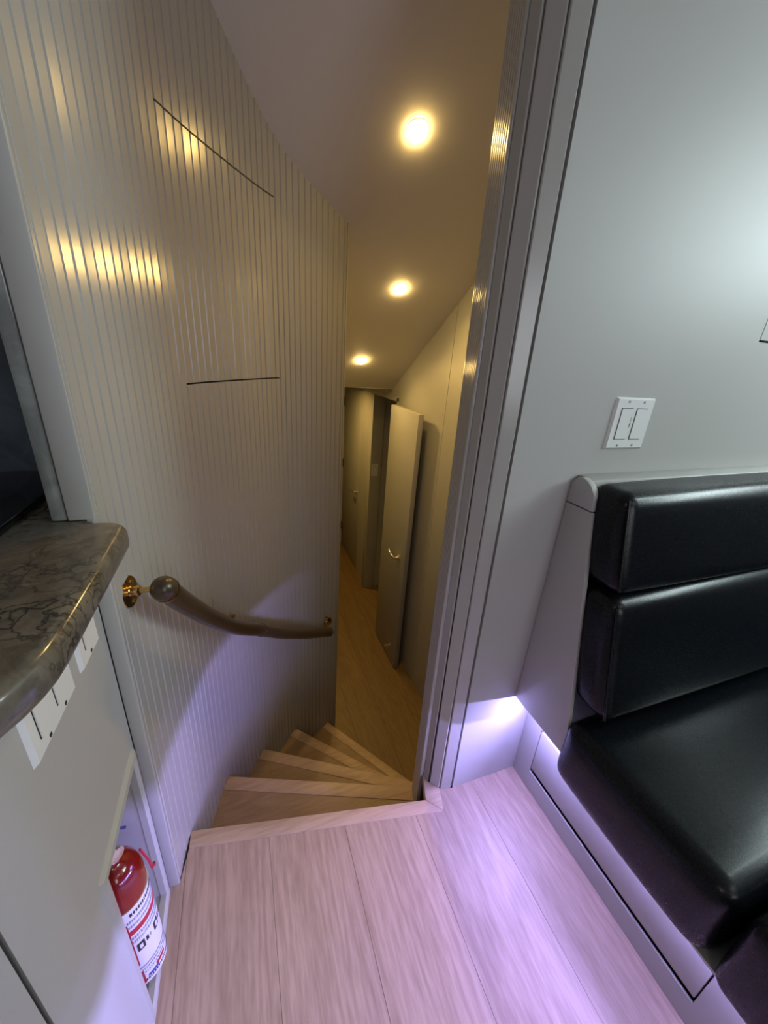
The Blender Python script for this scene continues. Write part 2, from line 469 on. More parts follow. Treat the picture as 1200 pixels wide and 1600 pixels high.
inv(MB().prism([nose0[0], nose0[1], OUT1, OUT0], -.032, .0025).build('nosing', M['oak_nose'], bevel=.002), stair)
inv(MB().prism([nose0[1], (.4725, .706), (.478, .680), OUT2, OUT1], -.032, .0025).build('nosing', M['oak_nose'], bevel=.002), stair)
tag(stair, 'winding oak staircase turning down from the landing to the corridor', 'staircase')

# ------------------------------------------------------------------ post at the bulkhead's end, with slats
LEAN = .0135
PB = [(.575, .641, 0), (.541, .641, 1), (.504, .650, 1), (.480, .677, 1), (.4725, .704, 1), (.505, .79, 1.5), (.56, .83, 1.4), (.70, .83, 0.6), (.70, .70, 0)]
def shp(i, z):
    x, y, k = PB[i]; return (x - LEAN * k * max(z, 0) - (0), y, z)
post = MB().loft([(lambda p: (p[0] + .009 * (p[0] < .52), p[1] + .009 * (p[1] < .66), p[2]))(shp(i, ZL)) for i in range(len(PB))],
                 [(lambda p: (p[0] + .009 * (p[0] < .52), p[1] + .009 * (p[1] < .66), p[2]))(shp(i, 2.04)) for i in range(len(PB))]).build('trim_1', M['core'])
struct(post, 'rounded grey post of vertical slats at the edge of the stair opening', 'post')
def slat(p, q, name, z0=ZL, z1=2.045, gp=.0022, gq=.0022, proud=0.0, kp=1.0, kq=1.0):
    def sect(z):
        P = Vector((p[0] - LEAN * kp * max(z, 0), p[1])); Q = Vector((q[0] - LEAN * kq * max(z, 0), q[1]))
        d = (Q - P).normalized(); nrm = Vector((-d.y, d.x))
        if nrm.dot(Vector((-.6, -.8))) < 0: nrm = -nrm
        a, b = P + d * gp, Q - d * gq
        pts = [a - nrm * .009, a + nrm * (proud - .002), a + d * .002 + nrm * proud, b - d * .002 + nrm * proud, b + nrm * (proud - .002), b - nrm * .009]
        return [(v.x, v.y, z) for v in pts]
    return MB().loft(sect(z0), sect(z1)).build(name, M['board'], post)
slat((.5405, .6405), (.504, .650), 'slat', 0.0)
slat((.504, .650), (.480, .677), 'slat', -.001)
slat((.480, .677), (.4725, .704), 'slat', -.04, gq=.0014)
# slender reeds wrap the inner side of the opening
reed_a, reed_b = Vector((.4725, .704)), Vector((.505, .79))
for i in range(8):
    p = reed_a.lerp(reed_b, i / 8); q = reed_a.lerp(reed_b, (i + 1) / 8)
    slat(tuple(p), tuple(q), 'reed', ZL, gp=.0006, gq=.0006, proud=.0015, kp=1 + .5 * i / 8, kq=1 + .5 * (i + 1) / 8)

# ------------------------------------------------------------------ wall_front: bulkhead with switch
hx0, hx1, hz0, hz1 = 1.1785, 1.62, 1.3155, 1.66
wf = MB()
wf.add([(.545 - LEAN * 0, YW, 0), (.545 - LEAN * ZC + .003, YW, ZC), (.70, YW, ZC), (.70, YW, 0)], [(0, 1, 2, 3)])
wf.add([(.545, .70, 0), (.545 - LEAN * ZC + .003, .70, ZC)], [])
wf.v = []; wf.f = []
wf.loft([(.5445, YW, 0), (.70, YW, 0), (.70, .71, 0), (.5445, .71, 0)],
        [(.5445 - LEAN * ZC, YW, ZC), (.70, YW, ZC), (.70, .71, ZC), (.5445 - LEAN * ZC, .71, ZC)])
wf.box(.70, hx0, YW, .71, 0, ZC); wf.box(hx1, 2.5, YW, .71, 0, ZC)
wf.box(hx0, hx1, YW, .71, 0, hz0); wf.box(hx0, hx1, YW, .71, hz1, ZC)
wf.box(hx0 - .01, hx1 + .01, .668, .705, hz0 - .01, hz1 + .01)
wall_front = wf.build('wall_front', M['paint'])
struct(wall_front, 'smooth grey bulkhead wall behind the settee', 'wall')
MB().box(hx0 + .001, hx1 - .001, .660, .669, hz0 + .001, hz1 - .001).build('hatch_recess', M['gap'], wall_front)
MB().box(hx0 + .005, hx1 - .005, YW + .001, .662, hz0 + .005, hz1 - .005).build('hatch_panel', M['paint'], wall_front)
struct(MB().box(.70, XR + .1, .711, .828, ZL, ZC).build('wall_partition', M['paint']), 'partition behind the bulkhead forming the inner side of the stairs', 'wall')
struct(MB().box(.52, 1.9, .66, .828, ZL, -.033).build('wall_lower', M['paint']), 'painted wall under the landing beside the stairs', 'wall')

# ------------------------------------------------------------------ switch plate
def plate(name, fn, w_, h_, gangs, label, toggles=True):
    """fn(a, b, d) places a point: a along width, b up, d out of the wall"""
    def pb(a0, a1, b0, b1, d0, d1, m, nm, par=None, bev=0.0):
        o = MB().add([fn(a, b, d) for d in (d0, d1) for b in (b0, b1) for a in (a0, a1)],
                     [(0, 2, 3, 1), (4, 5, 7, 6), (0, 1, 5, 4), (2, 6, 7, 3), (0, 4, 6, 2), (1, 3, 7, 5)])
        return o.build(nm, m, par, bevel=bev)
    mb = MB(); i = .004
    lo = [fn(a, b, 0.0) for a, b in ((0, 0), (w_, 0), (w_, h_), (0, h_))]
    hi = [fn(a, b, .005) for a, b in ((i, i), (w_ - i, i), (w_ - i, h_ - i), (i, h_ - i))]
    root = mb.loft(lo, hi).build(name, M['white'])
    for g in range(gangs):
        c0 = w_ * (g + .5) / gangs if gangs == 1 else w_ / 2 + (g - .5) * .046
        pb(c0 - .0175, c0 + .0175, h_ / 2 - .0345, h_ / 2 + .0345, .0045, .0054, M['gap'], 'rocker_gap', root)
        pb(c0 - .0162, c0 + .0162, h_ / 2 - .0332, h_ / 2 + .0332, .005, .0066, M['white'], 'rocker', root)
        if g == 0 and gangs == 2 and toggles:
            pb(c0 + .0185, c0 + .0195, h_ / 2 - .008, h_ / 2 + .016, .0045, .0056, M['labelgrey'], 'dimmer_slot', root)
            pb(c0 + .0175, c0 + .0205, h_ / 2 - .004, h_ / 2 + .002, .0045, .0080, M['white'], 'dimmer_slider', root)
        for zz in (.009, h_ - .009):
            pb(c0 - .0022, c0 + .0022, zz - .0022, zz + .0022, .0045, .0058, M['screw'] if not toggles else M['labelgrey'], 'screw', root)
    return tag(root, label, 'switch')
plate('switch_plate', lambda a, b, d: (.7725 + a, YW - d, 1.0615 + b), .1185, .1145, 2, 'white double rocker switch plate on the bulkhead above the settee')

# ------------------------------------------------------------------ corridor right wall, doors
wr = MB()
wr.box(XR, XR + .10, .84, 1.935, ZL, 2.0)
wr.box(XR, XR + .10, 1.939, 2.64, ZL, 1.75)
wr.box(XR + .003, XR + .10, 1.935, 1.939, ZL, 1.8)
wr.box(XR, XR + .10, 2.64, 3.22, .95, 1.75)
wr.box(XR + .03, XR + .10, 3.22, 3.57, ZL, 1.2)
wr.box(XR + .03, XR + .10, 3.57, 4.30, .93, 1.2)
wr.box(XR + .03, XR + .10, 4.30, 5.0, ZL, 1.2)
wall_right = struct(wr.build('wall_right', M['paint']), 'warm lit corridor wall beyond the stairs with one panel seam', 'wall')
tr = MB()
tr.box(XR - .004, XR + .11, 2.625, 2.655, ZL, .965)
tr.box(XR - .004, XR + .11, 2.625, 3.24, .935, .968)
tr.box(XR + .012, XR + .12, 3.215, 3.30, ZL, .968)
struct(tr.build('trim_2', M['paint'], bevel=.003), 'painted frame of the open doorway in the corridor', 'trim')
# room seen through the doorway
rm = MB(); rm.box(XR + .12, 1.42, 3.24, 3.27, ZL, 1.0); rm.box(1.42, 1.45, 3.17, 3.27, ZL, 1.0)
rm.box(1.46, 1.9, 3.6, 3.63, ZL, 1.0); rm.box(1.9, 1.93, 1.9, 3.63, ZL, 1.0); rm.box(XR + .1, 1.9, 2.1, 2.13, ZL, 1.0)
struct(rm.build('wall_inner', M['paint']), 'dim wall of the small room behind the open door', 'wall')
struct(MB().box(XR + .1, 1.93, 2.1, 3.63, 1.0, 1.02).build('ceiling', M['ceiling']), 'ceiling of the small dark room behind the open door', 'ceiling')
plate('switch_plate', lambda a, b, d: (1.108 + a * .9, 3.2148 - d, .205 + b * .98), .07, .114, 1, 'small switch plate on the frame past the open corridor door')

def lever(parent, o, out, along, z=0.0):
    """lever handle: o base point, out and along unit vectors"""
    o, out, along = Vector(o), Vector(out), Vector(along)
    MB().lathe([(.0, 0), (.021, 0), (.021, .005), (.012, .008), (.009, .03), (.0, .031)], o, out, 16).build('handle_rose', M['chrome'], parent, smooth=True)
    p = o + out * .038
    pts = [p - along * .006, p + along * .02, p + along * .05 - Vector((0, 0, .004)), p + along * .08 + Vector((0, 0, .002)), p + along * .098 + Vector((0, 0, .012)), p + along * .108 + Vector((0, 0, .022))]
    MB().tube([o + out * .02, p, ] + pts[1:], [.008, .009, .009, .008, .007, .006, .004], 10).build('handle', M['chrome'], parent, smooth=True)
d1 = MB()
hy, ny = 2.525, 2.085
d1.add([(.986, hy, ZL + .008), (.992, ny, ZL + .008), (1.030, ny + .012, ZL + .008), (1.024, hy + .012, ZL + .008),
        (.986, hy, .930), (.992, ny, .925), (1.030, ny + .012, .925), (1.024, hy + .012, .930)],
       [(0, 3, 2, 1), (4, 5, 6, 7), (0, 1, 5, 4), (1, 2, 6, 5), (2, 3, 7, 6), (3, 0, 4, 7)])
door_1 = struct(d1.build('door_1', M['paint'], bevel=.0015), 'plain grey door standing open against the corridor wall', 'door')
lever(door_1, (.989, 2.175, -.070), (-1, 0, 0), (0, 1, 0))
MB().lathe([(0, 0), (.012, 0), (.012, .006), (.006, .01), (.006, .03), (.010, .034), (.010, .042), (0, .043)], (.989, 2.20, -.855), (-1, 0, 0), 14).build('door_catch', M['chrome'], door_1, smooth=True)
MB().tube([(.975, 2.20, -.86), (.968, 2.20, -.90), (.972, 2.20, -.94)], .004, 8).build('catch_hook', M['chrome'], door_1, smooth=True)
for zz in (-.75, .05, .75):
    MB().tube([(1.03, hy + .018, zz - .04), (1.03, hy + .018, zz + .04)], .007, 10).build('hinge', M['chrome'], door_1, smooth=True)
MB().box(1.03, XR - .003, hy + .016, 2.62, -.70, -.69).build('hinge_leaf', M['chrome'], door_1)
door_2 = struct(MB().box(XR + .040, XR + .075, 3.58, 4.29, ZL + .01, .922).build('door_2', M['paint'], bevel=.002), 'closed grey door further along the corridor', 'door')
lever(door_2, (XR + .04, 3.68, -.11), (-1, 0, 0), (0, 1, 0))
for zz in (-.75, .05, .75):
    MB().tube([(XR + .034, 4.285, zz - .045), (XR + .034, 4.285, zz + .045)], .008, 8).build('hinge', M['screw'], door_2, smooth=True)
struct(MB().box(.30, XR + .1, 5.0, 5.05, ZL, 1.05).build('wall_end', M['paint']), 'end wall of the lower corridor', 'wall')

# ------------------------------------------------------------------ downlights on the sloping ceiling
SN = Vector((0, -.59, -1)).normalized()
def downlight(x, y, r, power, label):
    p = Vector((x, y, slope_z(x, y)))
    root = empty('downlight', p)
    inv(MB().lathe([(r * 1.0, -.002), (r * 1.12, -.002), (r * 1.12, .0006), (r * 1.08, .0012), (r * 1.0, .0012)], p, SN, 28).build('trim_ring', M['white'], smooth=True), root)
    inv(MB().lathe([(0.0, -.003), (r, -.003), (r * .99, .003), (r * .85, .0075), (r * .5, .0105), (0.0, .0115)], p, SN, 28).build('lens', M['lamp'], smooth=True), root)
    l = area('lamp', p + SN * .0135, SN, r * 1.9, r * 1.9, power, WARM, 'DISK', 150)
    inv(l, root)
    tag(root, label, 'light')
downlight(.549, 1.356, .031, 1.7, 'round warm downlight highest on the sloping ceiling')
downlight(.745, 1.900, .032, 1.7, 'round warm downlight in the middle of the sloping ceiling')
downlight(.738, 2.452, .034, 1.3, 'round warm downlight lowest on the ceiling above the corridor door')

# ------------------------------------------------------------------ handrail
HP = [(-.150, .690, .805), (-.131, .763, .718), (-.099, .878, .590), (-.049, 1.03, .432), (.024, 1.165, .300), (.102, 1.278, .180), (.200, 1.392, .064), (.298, 1.49, -.030), (.352, 1.531, -.068)]
rail = empty('handrail', (-.15, .69, .80))
def cat3(pts, per=6):
    P = [Vector(p) for p in pts]; P = [2 * P[0] - P[1]] + P + [2 * P[-1] - P[-2]]; out = []
    for i in range(1, len(P) - 2):
        a, b, c_, d = P[i - 1:i + 3]
        for k in range(per):
            t = k / per
            out.append(.5 * ((2 * b) + (c_ - a) * t + (2 * a - 5 * b + 4 * c_ - d) * t * t + (3 * b - a - 3 * c_ + d) * t ** 3))
    out.append(P[-2]); return out
path = cat3(HP)
RR = .0215
inv(MB().tube(path, RR, 20).build('rail', M['bronze'], smooth=True, auto=60), rail)
t0 = (path[0] - path[1]).normalized()
inv(MB().lathe([(0, .021), (.006, .0205), (.012, .018), (.018, .012), (.0225, .003), (.0232, -.004), (.0232, -.010), (.0215, -.0105)], path[0], t0, 24).build('end_cap', M['bronze'], smooth=True), rail)
inv(MB().lathe([(.0225, -.011), (.0242, -.011), (.0242, -.016), (.0225, -.016)], path[0], t0, 24).build('brass_ring', M['brass'], smooth=True), rail)
t1 = (path[-1] - path[-2]).normalized()
inv(MB().lathe([(.0215, -.004), (.0228, -.003), (.0228, .004), (.016, .010), (0, .012)], path[-1], t1, 20).build('end_cap', M['bronze'], smooth=True), rail)
km = 24
tm = (path[km + 1] - path[km - 1]).normalized()
inv(MB().lathe([(.0215, -.004), (.0232, -.003), (.0232, .003), (.0215, .004)], path[km], tm, 20).build('joint_ring', M['bronze'], smooth=True), rail)
def bracket(pw, pr, big=True):
    """rosette on the wall at pw, stem to the rail at pr"""
    pw, pr = Vector(pw), Vector(pr); a = (pr - pw).normalized(); L = (pr - pw).length
    inv(MB().lathe([(0, 0), (.0285, 0), (.0295, .0015), (.0285, .0035), (.010, .0045), (.0085, .006), (.0085, .014), (.010, .015), (.010, .018), (.0075, .020), (0, .0205)], pw, a, 26).build('rosette', M['brass'], smooth=True), rail)
    inv(MB().tube([pw + a * .006, pw + a * (L * .5), pr - a * .012], .0055, 12).build('stem', M['brass'], smooth=True), rail)
    if big:
        for dz in (.02, -.02):
            inv(MB().lathe([(0, .004), (.003, .0055), (.0034, .008), (0, .0092)], pw + Vector((0, 0, dz)), a, 10).build('screw', M['brass'], smooth=True), rail)
bracket((-.2075, .700, .800), (-.150, .690, .805))
bracket((-.076, 1.115, .395), (path[20].x, path[20].y, path[20].z - .016))
bracket((.352, 1.603, -.055), (path[-4].x, path[-4].y, path[-4].z + .01))
tag(rail, 'curved dark bronze handrail on brass brackets along the beadboard wall', 'handrail')

# ------------------------------------------------------------------ galley cabinet on the left
XF = -.235
def arc(cx_, cy_, r, a0, a1, n=10):
    return [(cx_ + r * math.cos(R(a0 + (a1 - a0) * i / n)), cy_ + r * math.sin(R(a0 + (a1 - a0) * i / n))) for i in range(n + 1)]
CR = .15; CYC = .375                         # rounded corner of the cabinet
cab = empty('base_cabinet', (-.6, .3, 0))
NY0, NY1, NZ0, NZ1 = .436, .616, .030, .470  # niche opening
ct = .9215
mb = MB()
mb.box(XF - .018, XF, CYC, NY0, 0, ct); mb.box(XF - .018, XF, NY1, YW - .002, 0, ct)
mb.box(XF - .018, XF, NY0, NY1, NZ1, ct); mb.box(XF - .018, XF, NY0, NY1, 0, NZ0)
inv(mb.build('face_panel', M['paint']), cab)
outer = arc(XF - CR, CYC, CR, 0, -29.5, 10); inner = arc(XF - CR, CYC, CR - .018, 0, -29.5, 10)
mb = MB()
fr0 = [[(o[0], o[1], 0), (o[0], o[1], ct), (i[0], i[1], ct), (i[0], i[1], 0)] for o, i in zip(outer, inner)]
mb.ring(fr0)
inv(mb.build('curved_corner', M['paint'], smooth=True), cab)
outer = arc(XF - CR, CYC, CR, -31.2, -90, 12) + [(-1.0, CYC - CR)]; inner = arc(XF - CR, CYC, CR - .018, -31.2, -90, 12) + [(-1.0, CYC - CR + .018)]
mb = MB().ring([[(o[0], o[1], .02), (o[0], o[1], ct - .01), (i[0], i[1], ct - .01), (i[0], i[1], .02)] for o, i in zip(outer, inner)])
inv(mb.build('cabinet_door', M['paint'], smooth=True), cab)
mb = MB().ring([[(o[0], o[1], 0), (o[0], o[1], ct), (i[0], i[1], ct), (i[0], i[1], 0)] for o, i in zip(arc(XF - CR, CYC, CR - .019, -20, -90, 8) + [(-1, CYC - CR + .019)], arc(XF - CR, CYC, CR - .03, -20, -90, 8) + [(-1, CYC - CR + .03)])])
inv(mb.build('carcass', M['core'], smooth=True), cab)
# niche lining and moulded frame
nd = XF - .12
mb = MB()
mb.box(nd - .01, nd, NY0 - .01, NY1 + .01, NZ0 - .01, NZ1 + .01)
mb.box(nd, XF - .018, NY0 - .012, NY0, NZ0, NZ1); mb.box(nd, XF - .018, NY1, NY1 + .012, NZ0, NZ1)
mb.box(nd, XF - .018, NY0, NY1, NZ1, NZ1 + .012); mb.box(nd, XF - .018, NY0, NY1, NZ0 - .02, NZ0)
inv(mb.build('niche_lining', M['paint']), cab)
fw = .022
def frame_strip(p, q, o1, o2):
    """p, q inner corners (y, z); o1, o2 their outer corners: a raised, bevelled moulding"""
    secs = []
    for (iy, iz), (oy, oz) in ((p, o1), (q, o2)):
        m1 = (iy * .75 + oy * .25, iz * .75 + oz * .25); m2 = (iy * .25 + oy * .75, iz * .25 + oz * .75)
        secs.append([(XF - .01, iy, iz), (XF + .002, iy, iz), (XF + .006, *m1), (XF + .006, *m2), (XF, oy, oz), (XF - .01, oy, oz)])
    return MB().loft(secs[0], secs[1])
e_ = .0015
I = [(NY0 + e_, NZ0 + e_), (NY1 - e_, NZ0 + e_), (NY1 - e_, NZ1 - e_), (NY0 + e_, NZ1 - e_)]
O = [(NY0 - fw, NZ0 - .025), (NY1 + .014, NZ0 - .025), (NY1 + .014, NZ1 + fw + .01), (NY0 - fw, NZ1 + fw)]
for k in range(4):
    inv(frame_strip(I[k], I[(k + 1) % 4], O[k], O[(k + 1) % 4]).build('niche_frame', M['paint']), cab)
tag(cab, 'grey galley cabinet with a rounded corner and an extinguisher niche', 'cabinet')
# outlet plates under the counter
plate('outlet_plate', lambda a, b, d: (XF + d, .604 - a, .778 + b), .074, .114, 1, 'white single outlet plate under the counter near the beadboard', False)
plate('outlet_plate', lambda a, b, d: (XF + d, .502 - a, .780 + b), .1165, .114, 2, 'white double outlet plate under the counter near its rounded corner', False)

# countertop: stone slab with a bullnose
cpts = [(-.2135, .6405), (-.1955, .6405)] + arc(-.1955, .611, .028, 85, 5, 6) + arc(XF - .075, .365, .143, 0, -90, 12) + [(-1.3, .222), (-1.3, .885), (-.24, .885), (-.24, .66), (-.2135, .66)]
mb = MB(); prof = [(.0, -.0), ]
import functools
def offset_poly(pts, d):
    n = len(pts); out = []
    a = sum(pts[i][0] * pts[(i + 1) % n][1] - pts[(i + 1) % n][0] * pts[i][1] for i in range(n))
    sg = 1 if a > 0 else -1
    for i in range(n):
        p0, p1, p2 = Vector(pts[i - 1]), Vector(pts[i]), Vector(pts[(i + 1) % n])
        d1_, d2_ = (p1 - p0).normalized(), (p2 - p1).normalized()
        n1, n2 = Vector((-d1_.y, d1_.x)) * sg, Vector((-d2_.y, d2_.x)) * sg
        b = (n1 + n2); b = b / max(.4, b.length_squared) * 2 if b.length > 1e-6 else n1
        out.append(tuple(p1 + b * d))
    return out
rings = []
zt, zb, rr = .965, .922, .014
for k in range(5):
    a = math.pi / 2 * k / 4; rings.append((rr * (1 - math.sin(a)), zb + rr * (1 - math.cos(a))))
for k in range(5):
    a = math.pi / 2 * k / 4; rings.append((rr * (1 - math.cos(a)), zt - rr * (1 - math.sin(a))))
counter = mb.ring([[(x, y, z) for x, y in offset_poly(cpts, d)] for d, z in rings]).build('countertop', M['stone'], smooth=True, auto=60)
tag(counter, 'polished brown-grey marble countertop with a rounded corner and edge', 'countertop')
tag(MB().box(-1.2, -.307, .255, .880, .9655, .978).build('cooktop', M['blackglass'], bevel=.003), 'black glass cooktop lying on the marble countertop', 'cooktop')
bs = empty('backsplash', (-.7, .89, .966))
inv(MB().box(-1.3, -.2685, .889, .905, .966, ZC - .01).build('back_slab', M['stone_dark']), bs)
inv(MB().box(-.2665, -.2465, YW + .001, .888, .966, ZC - .01).build('side_slab', M['stone_edge'], bevel=.004), bs)
tag(bs, 'dark blue marble backsplash with a pale grey edge slab', 'backsplash')
pil = MB().box(-.2455, -.2125, YW - .0005, .69, .9665, ZC); pil.box(-.2345, -.2125, YW - .0005, .69, 0, .9215)
struct(pil.build('trim_3', M['paint'], bevel=.002), 'narrow painted pilaster between the marble edge and the beadboard', 'trim')

# ------------------------------------------------------------------ fire extinguisher
ex, ey, er = -.2605, .510, .0425
fe = empty('fire_extinguisher', (ex, ey, .033))
ez = .033
prof = [(0, 0), (.030, 0), (.036, .002), (er, .008), (er, .292)]
for k in range(1, 9):
    a = math.pi / 2 * k / 9; prof.append((.012 + (er - .012) * math.cos(a), .292 + .055 * math.sin(a)))
prof += [(.0125, .352), (.0125, .362), (0, .362)]
inv(MB().lathe(prof, (ex, ey, ez), (0, 0, 1), 40).build('cylinder_body', M['red'], smooth=True, auto=50), fe)
def patch(a0, a1, z0, z1, m, nm, rad):
    """a curved sheet on the cylinder between two angles (degrees, 0 = +x) and heights"""
    n = max(2, int(abs(a1 - a0) / 5)); mb = MB(); f = []
    for i in range(n + 1):
        a = R(a0 + (a1 - a0) * i / n)
        f.append([(ex + (rad) * math.cos(a), ey + rad * math.sin(a), ez + z0), (ex + rad * math.cos(a), ey + rad * math.sin(a), ez + z1),
                  (ex + (rad - .001) * math.cos(a), ey + (rad - .001) * math.sin(a), ez + z1), (ex + (rad - .001) * math.cos(a), ey + (rad - .001) * math.sin(a), ez + z0)])
    return inv(mb.ring(f).build(nm, m, smooth=True), fe)
LB = er + .0006
lab = patch(-118, 75, .010, .262, M['label'], 'label', LB)
P2 = er + .0012
patch(-78, 72, .190, .204, M['labelred'], 'label_band', P2)
patch(-78, -71, .085, .226, M['labelred'], 'label_border', P2)
patch(-74, -69, .016, .060, M['labelred'], 'label_border', P2)
patch(-112, 75, .071, .0745, M['labelgrey'], 'label_rule', P2)
patch(-112, 75, .258, .262, M['label'], 'label_edge', P2 + .0005)
def pane_marks():
    # lines of small print, each a row of short strokes joined into one part
    rows = [(.243, .251, -62, 40, 7, M['labelblack'], 3.0), (.226, .233, -70, 45, 5, M['labelgrey'], 2.0), (.212, .218, -70, 40, 5, M['labelgrey'], 2.0),
            (.176, .183, -92, 60, 6, M['labelgrey'], 2.2), (.163, .170, -92, 60, 6, M['labelgrey'], 2.2),
            (.060, .065, -70, 40, 6, M['labelgrey'], 2.0), (.048, .053, -75, 20, 6, M['labelgrey'], 2.0), (.020, .026, -80, 30, 6, M['labelblack'], 2.2)]
    for z0, z1, a0, a1, stp, m, wd in rows:
        mb = MB(); a = a0; rnd = random.Random(int(z0 * 1000))
        while a < a1:
            w_ = wd * rnd.uniform(.6, 1.8)
            f = []
            for aa in (a, a + w_):
                q = R(aa); rad = P2
                f.append([(ex + rad * math.cos(q), ey + rad * math.sin(q), ez + z0), (ex + rad * math.cos(q), ey + rad * math.sin(q), ez + z1),
                          (ex + (rad - .001) * math.cos(q), ey + (rad - .001) * math.sin(q), ez + z1), (ex + (rad - .001) * math.cos(q), ey + (rad - .001) * math.sin(q), ez + z0)])
            mb.ring(f); a += w_ + stp * .35
        o = inv(mb.build('small_print', m), fe); o['kind'] = 'stuff'
pane_marks()
for a0 in (-66, -22):
    patch(a0, a0 + 17, .128, .152, M['labelblack'], 'pictogram', P2)
    patch(a0 + 5, a0 + 12, .134, .146, M['label'], 'pictogram_figure', P2 + .0006)
    patch(a0 + 21, a0 + 27, .136, .149, M['labelblack'], 'pictogram', P2)
    patch(a0 + 30, a0 + 34, .138, .145, M['labelgrey'], 'pictogram', P2)
patch(-40, -12, .034, .043, M['labelred'], 'emblem', P2)
patch(-62, -34, .028, .035, M['labelblue'], 'emblem', P2)
# valve, gauge, lever and carrying handle
inv(MB().lathe([(0, 0), (.014, 0), (.014, .012), (.011, .016), (.011, .034), (.015, .036), (.015, .046), (0, .047)], (ex, ey, ez + .36), (0, 0, 1), 18).build('valve', M['chrome'], smooth=True), fe)
inv(MB().lathe([(0, 0), (.0115, 0), (.0125, .004), (.0125, .010), (0, .011)], (ex + .010, ey - .006, ez + .378), (.8, -.55, 0), 18).build('gauge', M['chrome'], smooth=True), fe)
inv(MB().tube([(ex, ey, ez + .398), (ex - .01, ey - .03, ez + .402), (ex - .014, ey - .06, ez + .408)], .005, 8).build('handle', M['gap'], smooth=True), fe)
inv(MB().tube([(ex, ey, ez + .405), (ex - .01, ey - .03, ez + .420), (ex - .014, ey - .055, ez + .430)], .005, 8).build('squeeze_lever', M['gap'], smooth=True), fe)
inv(MB().tube([(ex + .012, ey + .01, ez + .402), (ex + .02, ey + .015, ez + .405), (ex + .026, ey + .018, ez + .398)], .0025, 6).build('pull_pin', M['labelblue'], smooth=True), fe)
# retaining strap
inv(MB().tube([(ex + .030, ey + .036, ez + .298), (ex + .040, ey + .034, ez + .262), (ex + .043, ey + .033, ez + .236)], .0022, 6).build('strap', M['labelred'], smooth=True), fe)
inv(MB().lathe([(0, 0), (.004, .001), (.004, .005), (0, .006)], (ex + .043, ey + .036, ez + .240), (1, .3, 0), 10).build('strap_clip', M['labelred'], smooth=True), fe)
tag(fe, 'small red fire extinguisher with a white label standing in the cabinet niche', 'extinguisher')

# ------------------------------------------------------------------ settee
XB = .771
st = empty('settee', (1.3, .3, 0))
mb = MB()
dy0, dy1, dz0, dz1 = .093, .577, .066, .262
mb.box(XB, XB + .018, -1.3, dy0 - .003, 0, .255); mb.box(XB, XB + .018, dy1 + .002, YW - .001, 0, .255)
mb.box(XB, XB + .005, dy0 - .003, dy1 + .002, 0, dz0); mb.box(XB + .0205, 2.2, -1.3, YW - .001, .236, .2625)
inv(mb.build('base', M['paint']), st)
inv(MB().box(XB + .019, XB + .03, dy0 - .02, dy1 + .02, .0, .235).build('drawer_shadow_gap', M['gap']), st)
inv(MB().box(XB + .0005, XB + .0185, dy0, dy1, dz0 + .015, .235).build('drawer_front', M['paint'], bevel=.001), st)
inv(MB().box(.716, XB + .02, -1.3, .430, .2555, .2625).build('seat_board', M['paint'], bevel=.001), st)
# leaning end panel with its cap
PX0, PX1 = .704, .716
def pan_y(z): return .453 + (.566 - .453) * (z - .364) / (.941 - .364)
zc = .938
mb = MB().add([(x, y, z) for x in (PX0, PX1) for y, z in ((YW - .001, .3295), (.448, .3295), (pan_y(zc), zc), (YW - .001, zc))],
              [(0, 1, 2, 3), (7, 6, 5, 4), (0, 4, 5, 1), (1, 5, 6, 2), (2, 6, 7, 3), (3, 7, 4, 0)])
inv(MB().box(.7165, .80, .474, YW - .0015, .3295, .335).build('light_block', M['paint']), st)  # unseen board added to stop LED light leaking up behind the end panel
inv(mb.build('end_panel', M['paint'], bevel=.0012), st)
z0 = zc + .003
cap = [(YW - .001, z0), (pan_y(z0), z0), (pan_y(z0) + .004, z0 + .030)] + [(.596 + .018 * -math.cos(R(t)) * .9, z0 + .046 + .018 * math.sin(R(t))) for t in (10, 40, 70, 90)] + [(YW - .001, z0 + .064)]
cap = [(YW - .001, z0), (pan_y(z0), z0), (pan_y(z0) + .006, z0 + .035), (.586, z0 + .052), (.598, z0 + .060), (.612, z0 + .064), (.626, z0 + .060), (YW - .001, z0 + .045)]
mb = MB().loft([(PX0, y, z) for y, z in cap], [(PX1 + .004, y, z) for y, z in cap])
inv(mb.build('end_cap', M['paint'], bevel=.0012), st)
rl = [(YW - .001, .95), (.600, .95), (.592, .985), (.598, 1.001), (.612, 1.004), (YW - .001, 1.004)]
mb = MB().loft([(PX1 + .004, y, z) for y, z in rl], [(2.2, y, z) for y, z in rl])
inv(mb.build('top_rail', M['paint'], bevel=.003), st)
# back pads: leaning, leather, with welts
def lean(p):
    return Vector((p.x, p.y + (p.z - .66) * .21, p.z))
px1 = 2.2
def back_pad(z0_, z1_):
    o = rbox(PX1 + .002, px1, .432, .530, z0_, z1_, .028, 8, lean, .008).build('back_pad', M['leather'], smooth=True, auto=80); inv(o, st)
    pts = [lean(Vector((PX1 + .0045, .434 + .0, z))) for z in [z0_ + .012 + (z1_ - z0_ - .024) * i / 8 for i in range(9)]]
    w_ = MB().tube([(p.x + .002, p.y + .003, p.z) for p in pts], .0028, 8).build('welt', M['leather'], smooth=True); inv(w_, st); return o
back_pad(.488, .776)
back_pad(.786, 1.000)
tag(st, 'built-in settee with grey painted base, slanted end panel and black leather backrest', 'settee')

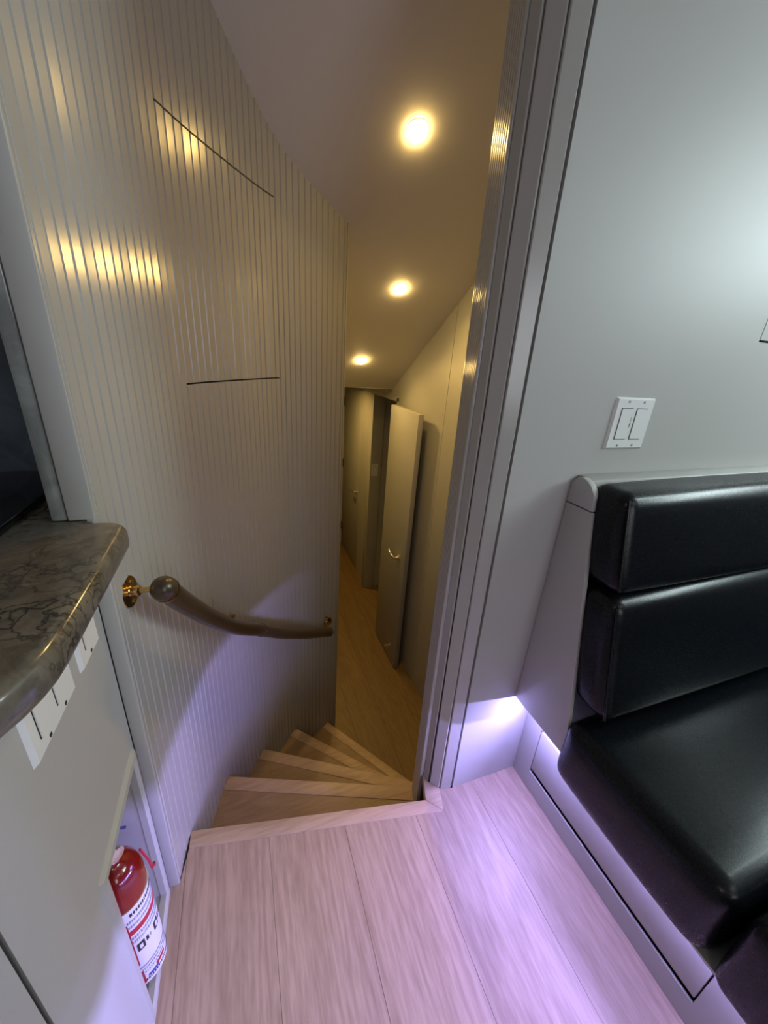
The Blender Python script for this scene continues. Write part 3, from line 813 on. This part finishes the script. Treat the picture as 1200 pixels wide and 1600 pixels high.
def seat(name, y0_, y1_, x1_, label, zt=.445, r=.038):
    o = rbox(.692, x1_, y0_, y1_, .2635, zt, r, 8, None, .012).build(name, M['leather'], smooth=True, auto=80)
    pts = [Vector((.6985, y0_ + .03 + (y1_ - y0_ - .06) * i / 10, .290)) for i in range(11)]
    MB().tube(pts, .003, 8).build('welt', M['leather'], o, smooth=True)
    return tag(o, label, 'cushion', 'black leather seat cushions of the settee')
seat('seat_cushion', .102, .470, 2.15, 'black leather seat cushion under the backrest of the settee')
seat('seat_cushion', -.55, .088, 2.15, 'black leather seat cushion cut off at the lower corner of the photo', .452, .024)

# ------------------------------------------------------------------ LED tape under the settee
def led_strip(x, y0_, y1_, z, power, label, aim=(-.94, 0, .35)):
    led = empty('led_strip', (x, (y0_ + y1_) / 2, z))
    inv(MB().box(x - .004, x + .006, y0_, y1_, z, z + .002).build('led_tape', M['led']), led)
    inv(area('led_light', (x - .0045, (y0_ + y1_) / 2, z - .001), aim, y1_ - y0_, .002, power, VIOLET, 'RECTANGLE', 180), led)
    tag(led, label, 'light')
led_strip(.735, .47, .625, .3268, 2.0, 'glowing violet LED tape hidden under the end panel of the settee', (-.72, 0, -.69))
led_strip(.752, -1.1, .43, .2533, 24.0, 'glowing violet LED tape hidden under the seat overhang of the settee')

# ------------------------------------------------------------------ rest of the cabin, out of frame
wb = MB().box(-1.7, .45, -2.45, -2.4, 0, ZC); wb.box(1.45, 2.6, -2.45, -2.4, 0, ZC)
wb.box(.45, 1.45, -2.45, -2.4, 0, .88); wb.box(.45, 1.45, -2.45, -2.4, 1.92, ZC)
struct(wb.build('wall_back', M['slate']), 'cabin wall behind the photographer', 'wall')
struct(MB().box(.45, 1.45, -2.43, -2.42, .88, 1.92).build('window_2', emit('daylit_aft_pane', (0.9, 0.95, 1.0), 1.0)), 'window in the cabin wall behind the photographer', 'window')
ws = MB().box(2.55, 2.6, -2.4, -1.75, 0, ZC); ws.box(2.55, 2.6, .35, .71, 0, ZC)
ws.box(2.55, 2.6, -1.75, .35, 0, 1.69); ws.box(2.55, 2.6, -1.75, .35, 1.99, ZC)
struct(MB().box(2.575, 2.585, -1.75, .35, 1.69, 1.99).build('window_1', emit('daylit_pane', (0.8, 0.94, 1.0), 1.0)), 'long cabin side window above the settee, out of frame', 'window')
struct(ws.build('wall_side', M['slate']), 'cabin wall at the far end of the settee', 'wall')
struct(MB().box(-1.7, -1.65, -2.4, .95, 0, ZC).build('wall_galley', M['paint']), 'cabin wall at the end of the galley', 'wall')
struct(MB().box(-1.65, -.26, .906, .95, 0, ZC).build('wall_galley', M['paint']), 'cabin wall behind the marble backsplash', 'wall')
